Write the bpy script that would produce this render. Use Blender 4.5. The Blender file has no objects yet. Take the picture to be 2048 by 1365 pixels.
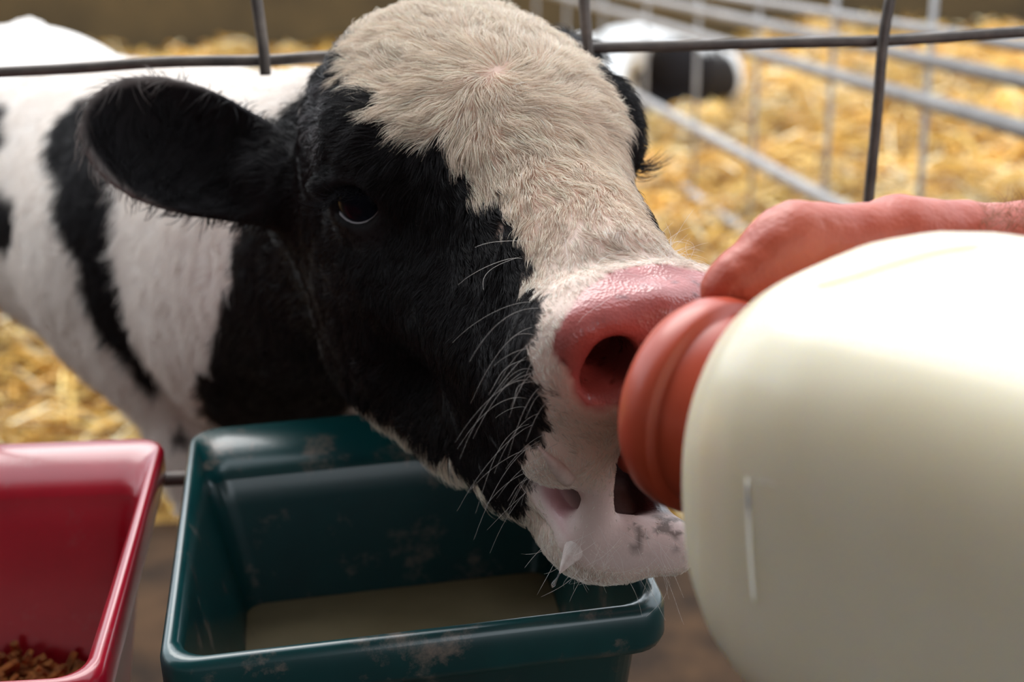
import bpy, bmesh, math, random
import numpy as np
from mathutils import Vector, Matrix
random.seed(7)
RNG = np.random.default_rng(7)
SC = bpy.context.scene
COL = SC.collection

# ------------------------------------------------------------------ camera, sky, light, exposure
CAM_H = 0.95
F_PX = 2900.0
PITCH = math.radians(15.8)
cam_d = bpy.data.cameras.new('camera')
cam = bpy.data.objects.new('camera', cam_d)
COL.objects.link(cam)
cam.location = (0, 0, CAM_H)
cam.rotation_euler = (math.pi / 2 - PITCH, 0, 0)
cam_d.sensor_width = 36.0
cam_d.lens = F_PX / 2048.0 * 36.0
cam_d.clip_start = 0.02
cam_d.clip_end = 200
cam_d.dof.use_dof = True
cam_d.dof.focus_distance = 0.59
cam_d.dof.aperture_fstop = 7.5
SC.camera = cam

world = bpy.data.worlds.new('overcast_sky')
SC.world = world
world.use_nodes = True
wn = world.node_tree.nodes
wn['Background'].inputs['Color'].default_value = (0.86, 0.93, 1.0, 1)
wn['Background'].inputs['Strength'].default_value = 1.3

sun_d = bpy.data.lights.new('sun', 'SUN')
sun_d.energy = 1.2
sun_d.angle = math.radians(40)
sun_d.color = (1.0, 0.97, 0.93)
sun = bpy.data.objects.new('sun', sun_d)
COL.objects.link(sun)
sun.rotation_euler = Vector((0.25, -0.75, -1.0)).to_track_quat('-Z', 'Y').to_euler()

SC.view_settings.view_transform = 'Standard'
SC.view_settings.look = 'None'
SC.view_settings.gamma = 1.0
SC.view_settings.use_curve_mapping = False
SC.view_settings.exposure = 1.0
if hasattr(SC, 'cycles'):
    SC.cycles.max_bounces = 8
    SC.cycles.diffuse_bounces = 4
    SC.cycles.glossy_bounces = 3

# ------------------------------------------------------------------ helpers
CX = np.array([1.0, 0, 0])
CY = np.array([0, math.sin(PITCH), math.cos(PITCH)])
CZ = np.array([0, -math.cos(PITCH), math.sin(PITCH)])
C0 = np.array([0, 0, CAM_H])


def P(px, py, d):
    """the point that stands at depth d and shows at that pixel of the photograph"""
    return C0 + CX * ((px - 1024) / F_PX * d) - CY * ((py - 682.5) / F_PX * d) - CZ * d


def on_z(px, py, z):
    r = CX * ((px - 1024) / F_PX) - CY * ((py - 682.5) / F_PX) - CZ
    return C0 + r * ((z - CAM_H) / r[2])


def on_y(px, py, y):
    r = CX * ((px - 1024) / F_PX) - CY * ((py - 682.5) / F_PX) - CZ
    return C0 + r * (y / r[1])


def tag(o, label=None, cat=None, group=None, kind=None):
    if label: o['label'] = label
    if cat: o['category'] = cat
    if group: o['group'] = group
    if kind: o['kind'] = kind
    return o


def empty(name, loc):
    o = bpy.data.objects.new(name, None)
    COL.objects.link(o)
    o.location = loc
    o.empty_display_size = 0.05
    return o


def attach(o, parent):
    if parent is not None:
        o.parent = parent
        o.matrix_parent_inverse = Matrix.Translation(parent.location).inverted() if parent.parent is None else Matrix.Identity(4)
    return o


def mesh_obj(name, verts, faces, mat, parent=None, smooth=True):
    me = bpy.data.meshes.new(name)
    me.from_pydata([tuple(map(float, v)) for v in verts], [], [tuple(map(int, f)) for f in faces])
    me.update()
    if smooth:
        me.polygons.foreach_set('use_smooth', [True] * len(me.polygons))
    o = bpy.data.objects.new(name, me)
    COL.objects.link(o)
    if mat: me.materials.append(mat)
    attach(o, parent)
    return o


def tube(points, radii, seg=10, cap=True):
    """verts and faces of a round bar through points"""
    pts = [np.array(p, float) for p in points]
    n = len(pts)
    if np.isscalar(radii): radii = [radii] * n
    V, Fc = [], []
    ref = None
    for i in range(n):
        t = pts[min(i + 1, n - 1)] - pts[max(i - 1, 0)]
        t = t / (np.linalg.norm(t) + 1e-12)
        if ref is None:
            ref = np.array([0, 0, 1.0]) if abs(t[2]) < 0.9 else np.array([1.0, 0, 0])
        a = ref - t * np.dot(ref, t)
        a /= np.linalg.norm(a)
        b = np.cross(t, a)
        ref = a
        for k in range(seg):
            an = 2 * math.pi * k / seg
            V.append(pts[i] + (a * math.cos(an) + b * math.sin(an)) * radii[i])
    for i in range(n - 1):
        for k in range(seg):
            k2 = (k + 1) % seg
            Fc.append((i * seg + k, i * seg + k2, (i + 1) * seg + k2, (i + 1) * seg + k))
    if cap:
        Fc.append(tuple(range(seg - 1, -1, -1)))
        Fc.append(tuple((n - 1) * seg + k for k in range(seg)))
    return V, Fc


def spline(points, n):
    """Catmull-Rom through points"""
    p = np.array(points, float)
    q = np.vstack([2 * p[0] - p[1], p, 2 * p[-1] - p[-2]])
    out = []
    m = len(p) - 1
    for i in range(n):
        s = i / (n - 1) * m
        k = min(int(s), m - 1)
        t = s - k
        a, b, c, d = q[k], q[k + 1], q[k + 2], q[k + 3]
        out.append(0.5 * (2 * b + (c - a) * t + (2 * a - 5 * b + 4 * c - d) * t * t + (3 * b - a - 3 * c + d) * t ** 3))
    return np.array(out)


# ---- materials
def mat_new(name):
    m = bpy.data.materials.new(name)
    m.use_nodes = True
    nt = m.node_tree
    return m, nt, nt.nodes['Principled BSDF']


def node(nt, typ, **kw):
    n = nt.nodes.new(typ)
    for k, v in kw.items():
        if k.startswith('in_'):
            key = k[3:].replace('_', ' ')
            n.inputs[key if key in n.inputs else int(key)].default_value = v
        else:
            setattr(n, k, v)
    return n


def noise_mix(nt, c1, c2, scale, lo=0.35, hi=0.65, detail=4.0, rough=0.6, vec=None, dist=0.0):
    tc = nt.nodes.new('ShaderNodeTexCoord')
    nz = nt.nodes.new('ShaderNodeTexNoise')
    nz.inputs['Scale'].default_value = scale
    nz.inputs['Detail'].default_value = detail
    nz.inputs['Roughness'].default_value = rough
    nz.inputs['Distortion'].default_value = dist
    nt.links.new(tc.outputs['Object'] if vec is None else vec, nz.inputs['Vector'])
    mr = nt.nodes.new('ShaderNodeMapRange')
    mr.inputs['From Min'].default_value = lo
    mr.inputs['From Max'].default_value = hi
    nt.links.new(nz.outputs['Fac'], mr.inputs['Value'])
    mx = nt.nodes.new('ShaderNodeMix')
    mx.data_type = 'RGBA'
    for s, c in ((6, c1), (7, c2)):
        if hasattr(c, 'links') or isinstance(c, bpy.types.NodeSocket):
            nt.links.new(c, mx.inputs[s])
        else:
            mx.inputs[s].default_value = (*c, 1)
    nt.links.new(mr.outputs['Result'], mx.inputs[0])
    return mx.outputs[2], nz.outputs['Fac'], mr.outputs['Result']


def bump(nt, bsdf, height, strength=0.3, dist=0.001):
    b = nt.nodes.new('ShaderNodeBump')
    b.inputs['Strength'].default_value = strength
    b.inputs['Distance'].default_value = dist
    nt.links.new(height, b.inputs['Height'])
    nt.links.new(b.outputs['Normal'], bsdf.inputs['Normal'])
    return b


def simple_mat(name, c1, c2=None, scale=20, rough=0.6, lo=0.4, hi=0.6, metal=0.0, bump_s=0.0, bump_d=0.001, detail=4.0):
    m, nt, b = mat_new(name)
    if c2 is None:
        b.inputs['Base Color'].default_value = (*c1, 1)
    else:
        col, h, _ = noise_mix(nt, c1, c2, scale, lo, hi, detail)
        nt.links.new(col, b.inputs['Base Color'])
        if bump_s: bump(nt, b, h, bump_s, bump_d)
    b.inputs['Roughness'].default_value = rough
    b.inputs['Metallic'].default_value = metal
    return m


# ---- shapes grown from distance fields
def smin(a, b, k):
    h = np.maximum(k - np.abs(a - b), 0) / k
    return np.minimum(a, b) - h * h * (k * 0.25)


def smax(a, b, k):
    return -smin(-a, -b, k)


def sd_ell(p, c, r):
    r = np.array(r, np.float32)
    q = [(p[i] - c[i]) for i in range(3)]
    k0 = np.sqrt(sum((q[i] / r[i]) ** 2 for i in range(3))) + 1e-9
    k1 = np.sqrt(sum((q[i] / r[i] ** 2) ** 2 for i in range(3))) + 1e-9
    return k0 * (k0 - 1) / k1


def sd_cone(p, a, b, ra, rb, sq=None):
    a = np.array(a, np.float32); b = np.array(b, np.float32)
    ab = b - a
    q = [p[i] - a[i] for i in range(3)]
    t = np.clip((q[0] * ab[0] + q[1] * ab[1] + q[2] * ab[2]) / float(ab @ ab), 0, 1)
    return np.sqrt((q[0] - t * ab[0]) ** 2 + (q[1] - t * ab[1]) ** 2 + (q[2] - t * ab[2]) ** 2) - (ra + t * (rb - ra))


def surface_nets(D, xs, ys, zs):
    """quads on the zero level of D sampled at xs, ys, zs"""
    S = D < 0
    nx, ny, nz = D.shape
    c = S[:-1, :-1, :-1].astype(np.int8)
    cnt = np.zeros((nx - 1, ny - 1, nz - 1), np.int8)
    for i in (0, 1):
        for j in (0, 1):
            for k in (0, 1):
                cnt += S[i:nx - 1 + i, j:ny - 1 + j, k:nz - 1 + k]
    act = (cnt > 0) & (cnt < 8)
    idx = np.full(act.shape, -1, np.int64)
    I, J, K = np.nonzero(act)
    idx[I, J, K] = np.arange(len(I))
    acc = np.zeros((len(I), 3)); num = np.zeros(len(I))
    corners = [(i, j, k) for i in (0, 1) for j in (0, 1) for k in (0, 1)]
    ax = (xs, ys, zs)
    for a in corners:
        for axis in range(3):
            if a[axis] == 1: continue
            b = list(a); b[axis] = 1
            d0 = D[I + a[0], J + a[1], K + a[2]]
            d1 = D[I + b[0], J + b[1], K + b[2]]
            m = (d0 < 0) != (d1 < 0)
            t = np.where(m, d0 / np.where(np.abs(d0 - d1) < 1e-12, 1, d0 - d1), 0)
            p0 = np.stack([xs[I + a[0]], ys[J + a[1]], zs[K + a[2]]], 1)
            p1 = np.stack([xs[I + b[0]], ys[J + b[1]], zs[K + b[2]]], 1)
            q = p0 + (p1 - p0) * t[:, None]
            acc[m] += q[m]; num[m] += 1
    V = acc / np.maximum(num, 1)[:, None]
    F = []
    # an edge along each axis that changes sign gives one quad
    for axis in range(3):
        o = [(1, 2), (2, 0), (0, 1)][axis]
        sl0 = [slice(1, -1)] * 3; sl1 = [slice(1, -1)] * 3
        sl0[axis] = slice(0, -1); sl1[axis] = slice(1, None)
        s0 = S[tuple(sl0)]; s1 = S[tuple(sl1)]
        for flip in (False, True):
            m = (s0 & ~s1) if not flip else (~s0 & s1)
            E = np.array(np.nonzero(m)).T
            if len(E) == 0: continue
            base = E.copy()
            for a in range(3):
                if a != axis: base[:, a] += 1
            q = []
            for (da, db) in ((0, 0), (1, 0), (1, 1), (0, 1)):
                cidx = base.copy()
                cidx[:, o[0]] -= 1 - da
                cidx[:, o[1]] -= 1 - db
                q.append(idx[cidx[:, 0], cidx[:, 1], cidx[:, 2]])
            q = np.stack(q, 1)
            if flip: q = q[:, ::-1]
            F.append(q)
    F = np.vstack(F)
    F = F[(F >= 0).all(1)]
    return V, F


def mesh_np(name, V, F, mat, parent=None, smooth=True):
    me = bpy.data.meshes.new(name)
    V = np.asarray(V, np.float32); F = np.asarray(F, np.int32)
    me.vertices.add(len(V)); me.vertices.foreach_set('co', V.ravel())
    k = F.shape[1]
    me.loops.add(F.size); me.loops.foreach_set('vertex_index', F.ravel())
    me.polygons.add(len(F))
    me.polygons.foreach_set('loop_start', np.arange(0, F.size, k, dtype=np.int32))
    me.polygons.foreach_set('use_smooth', np.full(len(F), smooth))
    me.update(calc_edges=True)
    me.validate()
    o = bpy.data.objects.new(name, me)
    COL.objects.link(o)
    if mat: me.materials.append(mat)
    attach(o, parent)
    return o


def relax(V, F, it=2, w=0.5):
    n = len(V)
    e = np.vstack([F[:, [0, 1]], F[:, [1, 2]], F[:, [2, 3]], F[:, [3, 0]]])
    deg = np.bincount(e.ravel(), minlength=n).astype(float)
    for _ in range(it):
        s = np.stack([np.bincount(e[:, 0], V[e[:, 1], a], n) + np.bincount(e[:, 1], V[e[:, 0], a], n) for a in range(3)], 1)
        V = V + (s / np.maximum(deg, 1)[:, None] - V) * w
    return V


def vnormals(V, F):
    n = np.cross(V[F[:, 2]] - V[F[:, 0]], V[F[:, 3]] - V[F[:, 1]])
    N = np.stack([sum(np.bincount(F[:, k], n[:, a], len(V)) for k in range(4)) for a in range(3)], 1)
    return N / (np.linalg.norm(N, axis=1)[:, None] + 1e-12)


def color_attr(o, col, name='coat'):
    a = o.data.color_attributes.new(name, 'FLOAT_COLOR', 'POINT')
    c = np.ones((len(col), 4), np.float32); c[:, :3] = col
    a.data.foreach_set('color', c.ravel())


class Noise3:
    """smooth value noise on points"""
    def __init__(s, seed):
        s.t = np.random.default_rng(seed).random((32, 32, 32)).astype(np.float32)
    def __call__(s, p, scale):
        q = np.asarray(p) * scale
        i = np.floor(q).astype(int); f = q - i
        f = f * f * (3 - 2 * f)
        r = 0
        for a in (0, 1):
            for b in (0, 1):
                for c in (0, 1):
                    w = (f[..., 0] if a else 1 - f[..., 0]) * (f[..., 1] if b else 1 - f[..., 1]) * (f[..., 2] if c else 1 - f[..., 2])
                    r = r + w * s.t[(i[..., 0] + a) % 32, (i[..., 1] + b) % 32, (i[..., 2] + c) % 32]
        return r
NZ = Noise3(3)


def strands(name, pts, radius, col, mat, parent=None):
    """pts (n, k, 3): n hairs of k points each, as one hair-curves object"""
    n, k, _ = pts.shape
    hc = bpy.data.hair_curves.new(name)
    hc.add_curves([k] * n)
    hc.attributes['position'].data.foreach_set('vector', pts.astype(np.float32).ravel())
    ra = hc.attributes.new('radius', 'FLOAT', 'POINT') if 'radius' not in hc.attributes else hc.attributes['radius']
    r = np.broadcast_to(np.asarray(radius, np.float32), (n, k)) if np.ndim(radius) < 2 else radius
    ra.data.foreach_set('value', np.ascontiguousarray(r, np.float32).ravel())
    ca = hc.attributes.new('tint', 'FLOAT_COLOR', 'CURVE')
    c4 = np.ones((n, 4), np.float32); c4[:, :3] = col
    ca.data.foreach_set('color', c4.ravel())
    o = bpy.data.objects.new(name, hc)
    COL.objects.link(o)
    hc.materials.append(mat)
    attach(o, parent)
    return o
FINE = 0.0025
N_FUR = 190000
N_STRAW = 100000
ROOF_Y = 0.35
FRONT_X = 0.6
# ================================================================== the barn: floor, back wall, straw
def plane_grid(x0, x1, y0, y1, nx, ny, zf):
    xs = np.linspace(x0, x1, nx); ys = np.linspace(y0, y1, ny)
    X, Y = np.meshgrid(xs, ys, indexing='ij')
    Z = zf(X, Y)
    V = np.stack([X, Y, Z], -1).reshape(-1, 3)
    i, j = np.meshgrid(np.arange(nx - 1), np.arange(ny - 1), indexing='ij')
    a = (i * ny + j).ravel()
    return V, np.stack([a, a + ny, a + ny + 1, a + 1], 1)

floor_mat = simple_mat('dirty_concrete', (0.016, 0.010, 0.007), (0.070, 0.037, 0.018), 7, 0.8, 0.35, 0.65, bump_s=0.4, bump_d=0.01, detail=8)
floor_mat.node_tree.nodes['Principled BSDF'].inputs['Specular IOR Level'].default_value = 0.08
V, F = plane_grid(-7, 9, -3.5, 14, 60, 60, lambda X, Y: 0 * X)
tag(mesh_np('floor', V, F, floor_mat), 'dirty brown concrete floor of the barn', kind='structure')

WALL_A, WALL_B = np.array((-7.0, 6.2, 0)), np.array((9.0, 12.4, 0))
def wall_prism(name, a, b, h, th, mat, label):
    d = (b - a) / np.linalg.norm(b - a); n = np.array((-d[1], d[0], 0)) * th
    z = np.array((0, 0, h))
    vs = [a, b, b + n, a + n, a + z, b + z, b + n + z, a + n + z]
    o = mesh_obj(name, vs, [(3, 2, 1, 0), (4, 5, 6, 7), (0, 1, 5, 4), (1, 2, 6, 5), (2, 3, 7, 6), (3, 0, 4, 7)], mat, None, False)
    return tag(o, label, kind='structure')
wall_mat = simple_mat('old_boards', (0.050, 0.032, 0.011), (0.105, 0.066, 0.022), 2.2, 0.85, 0.3, 0.7, detail=6)
wall_prism('wall_back', WALL_A, WALL_B, 1.5, 0.12, wall_mat, 'low brown kick wall behind the straw pen')

def kick_wall(pts, h, th, mat, name, label):
    vs, fs = [], []
    for (a, b) in zip(pts, pts[1:]):
        d = (b - a) / np.linalg.norm(b - a); n = np.array((-d[1], d[0], 0)) * th
        k = len(vs); z = np.array((0, 0, h))
        vs += [a, b, b + n, a + n, a + z, b + z, b + n + z, a + n + z]
        fs += [tuple(i + k for i in q) for q in ((3, 2, 1, 0), (4, 5, 6, 7), (0, 1, 5, 4), (1, 2, 6, 5), (2, 3, 7, 6), (3, 0, 4, 7))]
    return tag(mesh_obj(name, vs, fs, mat, None, False), label, kind='structure')
_g = lambda px, py, z=0.20: np.array((*on_z(px, py, z)[:2], 0.0))
kick_wall([_g(-500, 170), _g(370, 112), _g(565, 48)], 1.5, 0.10, wall_mat, 'wall_partition', 'brown board partition closing the pen on one side')

def straw_level(X, Y):
    p = np.stack([X, Y, 0 * X], -1)
    base = 0.06 + 0.16 * np.clip((Y - 1.2) / 7.0, 0, 1)
    hill = (NZ(p, 1.3) - 0.5) * 0.20 + (NZ(p + 5, 3.7) - 0.5) * 0.16 + (NZ(p + 9, 8.0) - 0.5) * 0.14
    edge = np.clip((Y - 2.2) / 0.5, 0, 1)
    heap = 0.10 * np.exp(-(((X + 0.85) / 0.5) ** 2 + ((Y - 2.75) / 0.5) ** 2))
    return (base + hill + heap) * edge - 0.03 * (1 - edge) + 0.01

bed_mat = simple_mat('trodden_straw', (0.20, 0.105, 0.022), (0.52, 0.30, 0.07), 9, 0.9, 0.35, 0.65, bump_s=0.6, bump_d=0.02, detail=8)
V, F = plane_grid(-4.5, 6.5, 2.2, 11.6, 120, 120, straw_level)
wy = WALL_A[1] + (V[:, 0] - WALL_A[0]) * (WALL_B[1] - WALL_A[1]) / (WALL_B[0] - WALL_A[0]) - 0.05
V[:, 1] = np.minimum(V[:, 1], wy)
bed = mesh_np('straw_bedding', V, F, bed_mat)
tag(bed, 'deep golden straw bedding spread over the pen behind the wire fence', 'straw', kind='stuff')

def straw_stalks(n, seed):
    r = np.random.default_rng(seed)
    Y = 2.3 + (r.random(n) ** 1.25) * 8.5
    X = (r.random(n) - 0.5) * 2 * (0.62 * Y + 0.5) + 0.12 * Y
    far = r.random(n) < 0.30
    X = np.where(far, r.uniform(-4.4, 6.4, n), X); Y = np.where(far, r.uniform(2.25, 9.5, n), Y)
    wl = WALL_A[1] + (X - WALL_A[0]) * (WALL_B[1] - WALL_A[1]) / (WALL_B[0] - WALL_A[0]) - 0.25
    k = (Y < wl) & (X > -4.3) & (X < 6.3)
    X, Y = X[k], Y[k]; n = len(X)
    z = straw_level(X, Y) + r.random(n) ** 2 * 0.07
    c = np.stack([X, Y, z], 1)
    az = r.random(n) * 2 * math.pi
    el = r.normal(0, 0.30, n)
    d = np.stack([np.cos(az) * np.cos(el), np.sin(az) * np.cos(el), np.sin(el)], 1)
    L = r.uniform(0.06, 0.20, n)[:, None]
    w = (r.uniform(0.0022, 0.0052, n) * (1 + 0.24 * Y))[:, None]
    s = np.cross(d, np.array((0, 0, 1.0))); s /= np.linalg.norm(s, axis=1)[:, None] + 1e-9
    up = np.cross(s, d)
    ro = (r.random(n) * 2 * math.pi)[:, None]
    s2 = s * np.cos(ro) + up * np.sin(ro); u2 = np.cross(d, s2)
    sag = up * (r.normal(0, 0.12, n)[:, None] * L)
    verts = []
    for t, sg in ((-1, 0), (0, 1), (1, 0)):
        o = c + d * L * t * 0.5 + sag * sg
        for a in range(3):
            an = 2 * math.pi * a / 3
            verts.append(o + s2 * w * math.cos(an) * 0.5 + u2 * w * math.sin(an) * 0.5)
    Vv = np.stack(verts, 1)                       # n, 9, 3
    base = (np.arange(n) * 9)[:, None]
    q = []
    for seg in (0, 1):
        for a in range(3):
            b = (a + 1) % 3
            q.append(np.stack([seg * 3 + a + base[:, 0], seg * 3 + b + base[:, 0], seg * 3 + 3 + b + base[:, 0], seg * 3 + 3 + a + base[:, 0]], 1))
    Fq = np.concatenate(q)
    pal = np.array([(0.84, 0.50, 0.10), (0.92, 0.66, 0.21), (0.62, 0.34, 0.07), (0.98, 0.86, 0.55), (0.26, 0.12, 0.03), (0.78, 0.43, 0.07)])
    pk = r.choice(6, n, p=[0.20, 0.22, 0.17, 0.18, 0.14, 0.09])
    patch = 0.5 * NZ(c, 2.2) + 0.5 * NZ(c + 4.0, 7.0)
    col = pal[pk] * (0.22 + 1.35 * patch)[:, None]
    return Vv.reshape(-1, 3), Fq, np.repeat(col, 9, 0)
V, F, colr = straw_stalks(N_STRAW, 4)
st_mat, nt, b = mat_new('straw')
at = node(nt, 'ShaderNodeAttribute', attribute_name='coat')
nt.links.new(at.outputs['Color'], b.inputs['Base Color'])
b.inputs['Roughness'].default_value = 0.45
stk = mesh_np('straw', V, F, st_mat, bed, smooth=False)
color_attr(stk, colr)
stk['kind'] = 'stuff'

# ---- unseen roof and part wall added to shape the light; the pen stays open
roof_mat = simple_mat('bounce_boards', (0.34, 0.33, 0.31), (0.44, 0.42, 0.40), 3, 0.9, 0.3, 0.7)  # pale tone picked to bounce soft neutral fill
def slab(name, x0, x1, y0, y1, z0, z1, mat, label):
    vs = [(x, y, z) for z in (z0, z1) for x, y in ((x0, y0), (x1, y0), (x1, y1), (x0, y1))]
    o = mesh_obj(name, vs, [(3, 2, 1, 0), (4, 5, 6, 7), (0, 1, 5, 4), (1, 2, 6, 5), (2, 3, 7, 6), (3, 0, 4, 7)], mat, None, False)
    return tag(o, label, kind='structure')
slab('ceiling_blocker', -7, 9, -3.6, ROOF_Y, 2.5, 2.6, roof_mat, 'unseen pale roof slab added to cut front light')
slab('wall_front_blocker', -7, FRONT_X, -3.7, -3.6, 0, 2.5, roof_mat, 'unseen pale part wall added behind the camera to limit front fill')
slab('wall_left', -7.1, -7, -3.7, 6.2, 0, 2.6, roof_mat, 'pale board wall at the end of the alley')
slab('wall_right', 9, 9.1, -3.7, 12.4, 0, 2.6, roof_mat, 'pale board wall at the other end of the alley')
# ================================================================== the calf that drinks
# head frame: l across the head, u out of the forehead, n towards the nose; centimetres from the point between the eyes
HO = P(983, 372, 0.68)
def _cam(v): return CX * v[0] + CY * v[1] + CZ * v[2]
H_N = _cam((0.387, -0.46, 0.80)); H_N /= np.linalg.norm(H_N)
H_L = _cam((0.92, 0.13, -0.37)); H_L -= H_N * (H_L @ H_N); H_L /= np.linalg.norm(H_L)
H_U = np.cross(H_N, H_L)
HR = np.stack([H_L, H_U, H_N])           # rows
def HW(l, u, n): return HO + 0.01 * (H_L * l + H_U * u + H_N * n)
def to_head(p): return (np.asarray(p) - HO) @ HR.T * 100

EYE_C = np.array((5.50, 0.05, -0.55))     # on the side l > 0; mirrored for the other eye
EYE_R = 1.85
EYE_G = np.array((0.76, -0.03, 0.65)); EYE_G /= np.linalg.norm(EYE_G)
EYE_T = np.array((-0.65, 0.34, 0.76)); EYE_T -= EYE_G * (EYE_T @ EYE_G); EYE_T /= np.linalg.norm(EYE_T)
EYE_B = np.cross(EYE_G, EYE_T)
if EYE_B[1] < 0: EYE_B = -EYE_B
EYES = [EYE_C * np.array((-1, 1, 1)), EYE_C]

LIPS = [to_head(P(*a)) for a in ((1204, 958, 0.578), (1188, 1055, 0.588), (1262, 1072, 0.592), (1352, 1075, 0.597), (1180, 1092, 0.594), (1345, 1102, 0.602))]
def lip_field(q):
    W = sd_cone(q, LIPS[0], LIPS[1], 0.48, 0.85)
    W = smin(W, sd_cone(q, LIPS[1], LIPS[2], 0.75, 0.72), 0.3)
    W = smin(W, sd_cone(q, LIPS[2], LIPS[3], 0.72, 0.65), 0.3)
    return smin(W, sd_cone(q, LIPS[4], LIPS[5], 0.95, 1.02), 0.9)

def head_field(q):
    """q: three arrays l, u, n in cm"""
    l, u, n = q
    s = (np.abs(l), u, n)
    D = sd_ell(q, (0, 0.6, -5.0), (6.9, 6.2, 7.2))
    D = smin(D, sd_ell(q, (0, 2.4, -1.4), (6.1, 4.3, 6.4)), 2.0)
    D = smin(D, sd_cone(q, (0, 0.6, 1.5), (0, -0.4, 12.5), 4.7, 3.4), 3.0)
    D = smin(D, sd_cone(s, (3.3, -3.6, 1.5), (2.2, -3.6, 11.5), 3.0, 2.7), 2.5)
    D = smin(D, sd_ell(s, (4.5, -5.6, -3.2), (2.8, 6.0, 5.6)), 2.5)
    D = smin(D, sd_ell(q, (0, -5.4, -3.0), (4.6, 5.8, 6.0)), 2.5)
    D = smin(D, sd_ell(s, (5.5, 1.4, -1.0), (2.0, 2.8, 3.0)), 1.8)
    # muzzle
    D = smin(D, sd_ell(s, (1.6, -0.9, 14.8), (3.5, 3.3, 2.9)), 1.4)
    D = smin(D, sd_ell(s, (2.3, -4.4, 13.6), (2.4, 2.7, 3.0)), 1.2)
    # ridge above the nose pad and a shallow furrow behind it
    D = smin(D, sd_cone(s, (0, 1.55, 16.2), (3.3, 0.9, 15.9), 0.95, 0.9), 0.7)
    D = smax(D, -sd_cone(s, (0, 3.1, 13.6), (3.4, 2.5, 13.3), 0.60, 0.4), 0.9)
    # lower jaw, dropped open round the teat
    J = sd_cone(s, (3.5, -10.4, -4.5), (1.3, -9.6, 11.0), 2.4, 1.5)
    J = smin(J, sd_ell(q, (0.2, -10.5, 13.6), (2.7, 1.8, 2.9)), 1.3)
    J = smin(J, sd_cone(q, (0, -10.6, -2), (0, -9.6, 9.0), 3.0, 1.5), 1.6)
    J = smin(J, sd_cone(s, (3.3, -11.0, -1.5), (2.3, -10.7, 5.0), 2.0, 1.7), 1.0)
    D = smin(D, J, 2.2)
    # cheek that closes the mouth behind its corner
    D = smin(D, sd_ell(s, (2.6, -7.2, 8.2), (1.7, 3.4, 4.4)), 1.6)
    # mouth
    D = smax(D, -sd_ell(q, (0, -7.9, 16.2), (3.0, 1.2, 4.2)), 0.8)
    # lower lip rim
    D = smin(D, sd_cone(s, (2.5, -8.2, 12.0), (1.9, -9.2, 15.3), 0.55, 0.6), 0.7)
    D = smin(D, lip_field(q), 1.0)
    # nostril: a comma that opens to the side
    D = smax(D, -sd_ell(s, (2.85, 0.0, 18.5), (1.45, 1.25, 1.55)), 0.7)
    D = smax(D, -sd_cone(s, (2.2, 0.35, 18.9), (1.7, -0.2, 15.0), 1.05, 0.75), 0.6)
    D = smax(D, -sd_cone(s, (2.7, -0.8, 18.2), (2.5, -0.6, 15.8), 0.75, 0.45), 0.6)
    # lids over the eyeball, then the opening between them
    d = [s[i] - EYE_C[i] for i in range(3)]
    e = [sum(d[i] * v[i] for i in range(3)) for v in (EYE_T, EYE_B, EYE_G)]
    D = smin(D, sd_ell(e, (0, 0, 0), (2.25, 2.1, 2.15)), 0.6)
    D = smin(D, sd_cone(e, (-1.7, 0.9, 1.5), (1.0, 1.35, 1.6), 0.55, 0.40), 0.5)
    D = smax(D, -sd_ell(e, (-0.12, 0.02, 2.2), (1.48, 0.96, 1.6)), 0.30)
    D = smax(D, -sd_ell(e, (-1.35, -0.30, 2.0), (0.75, 0.22, 0.8)), 0.2)
    return D

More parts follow.
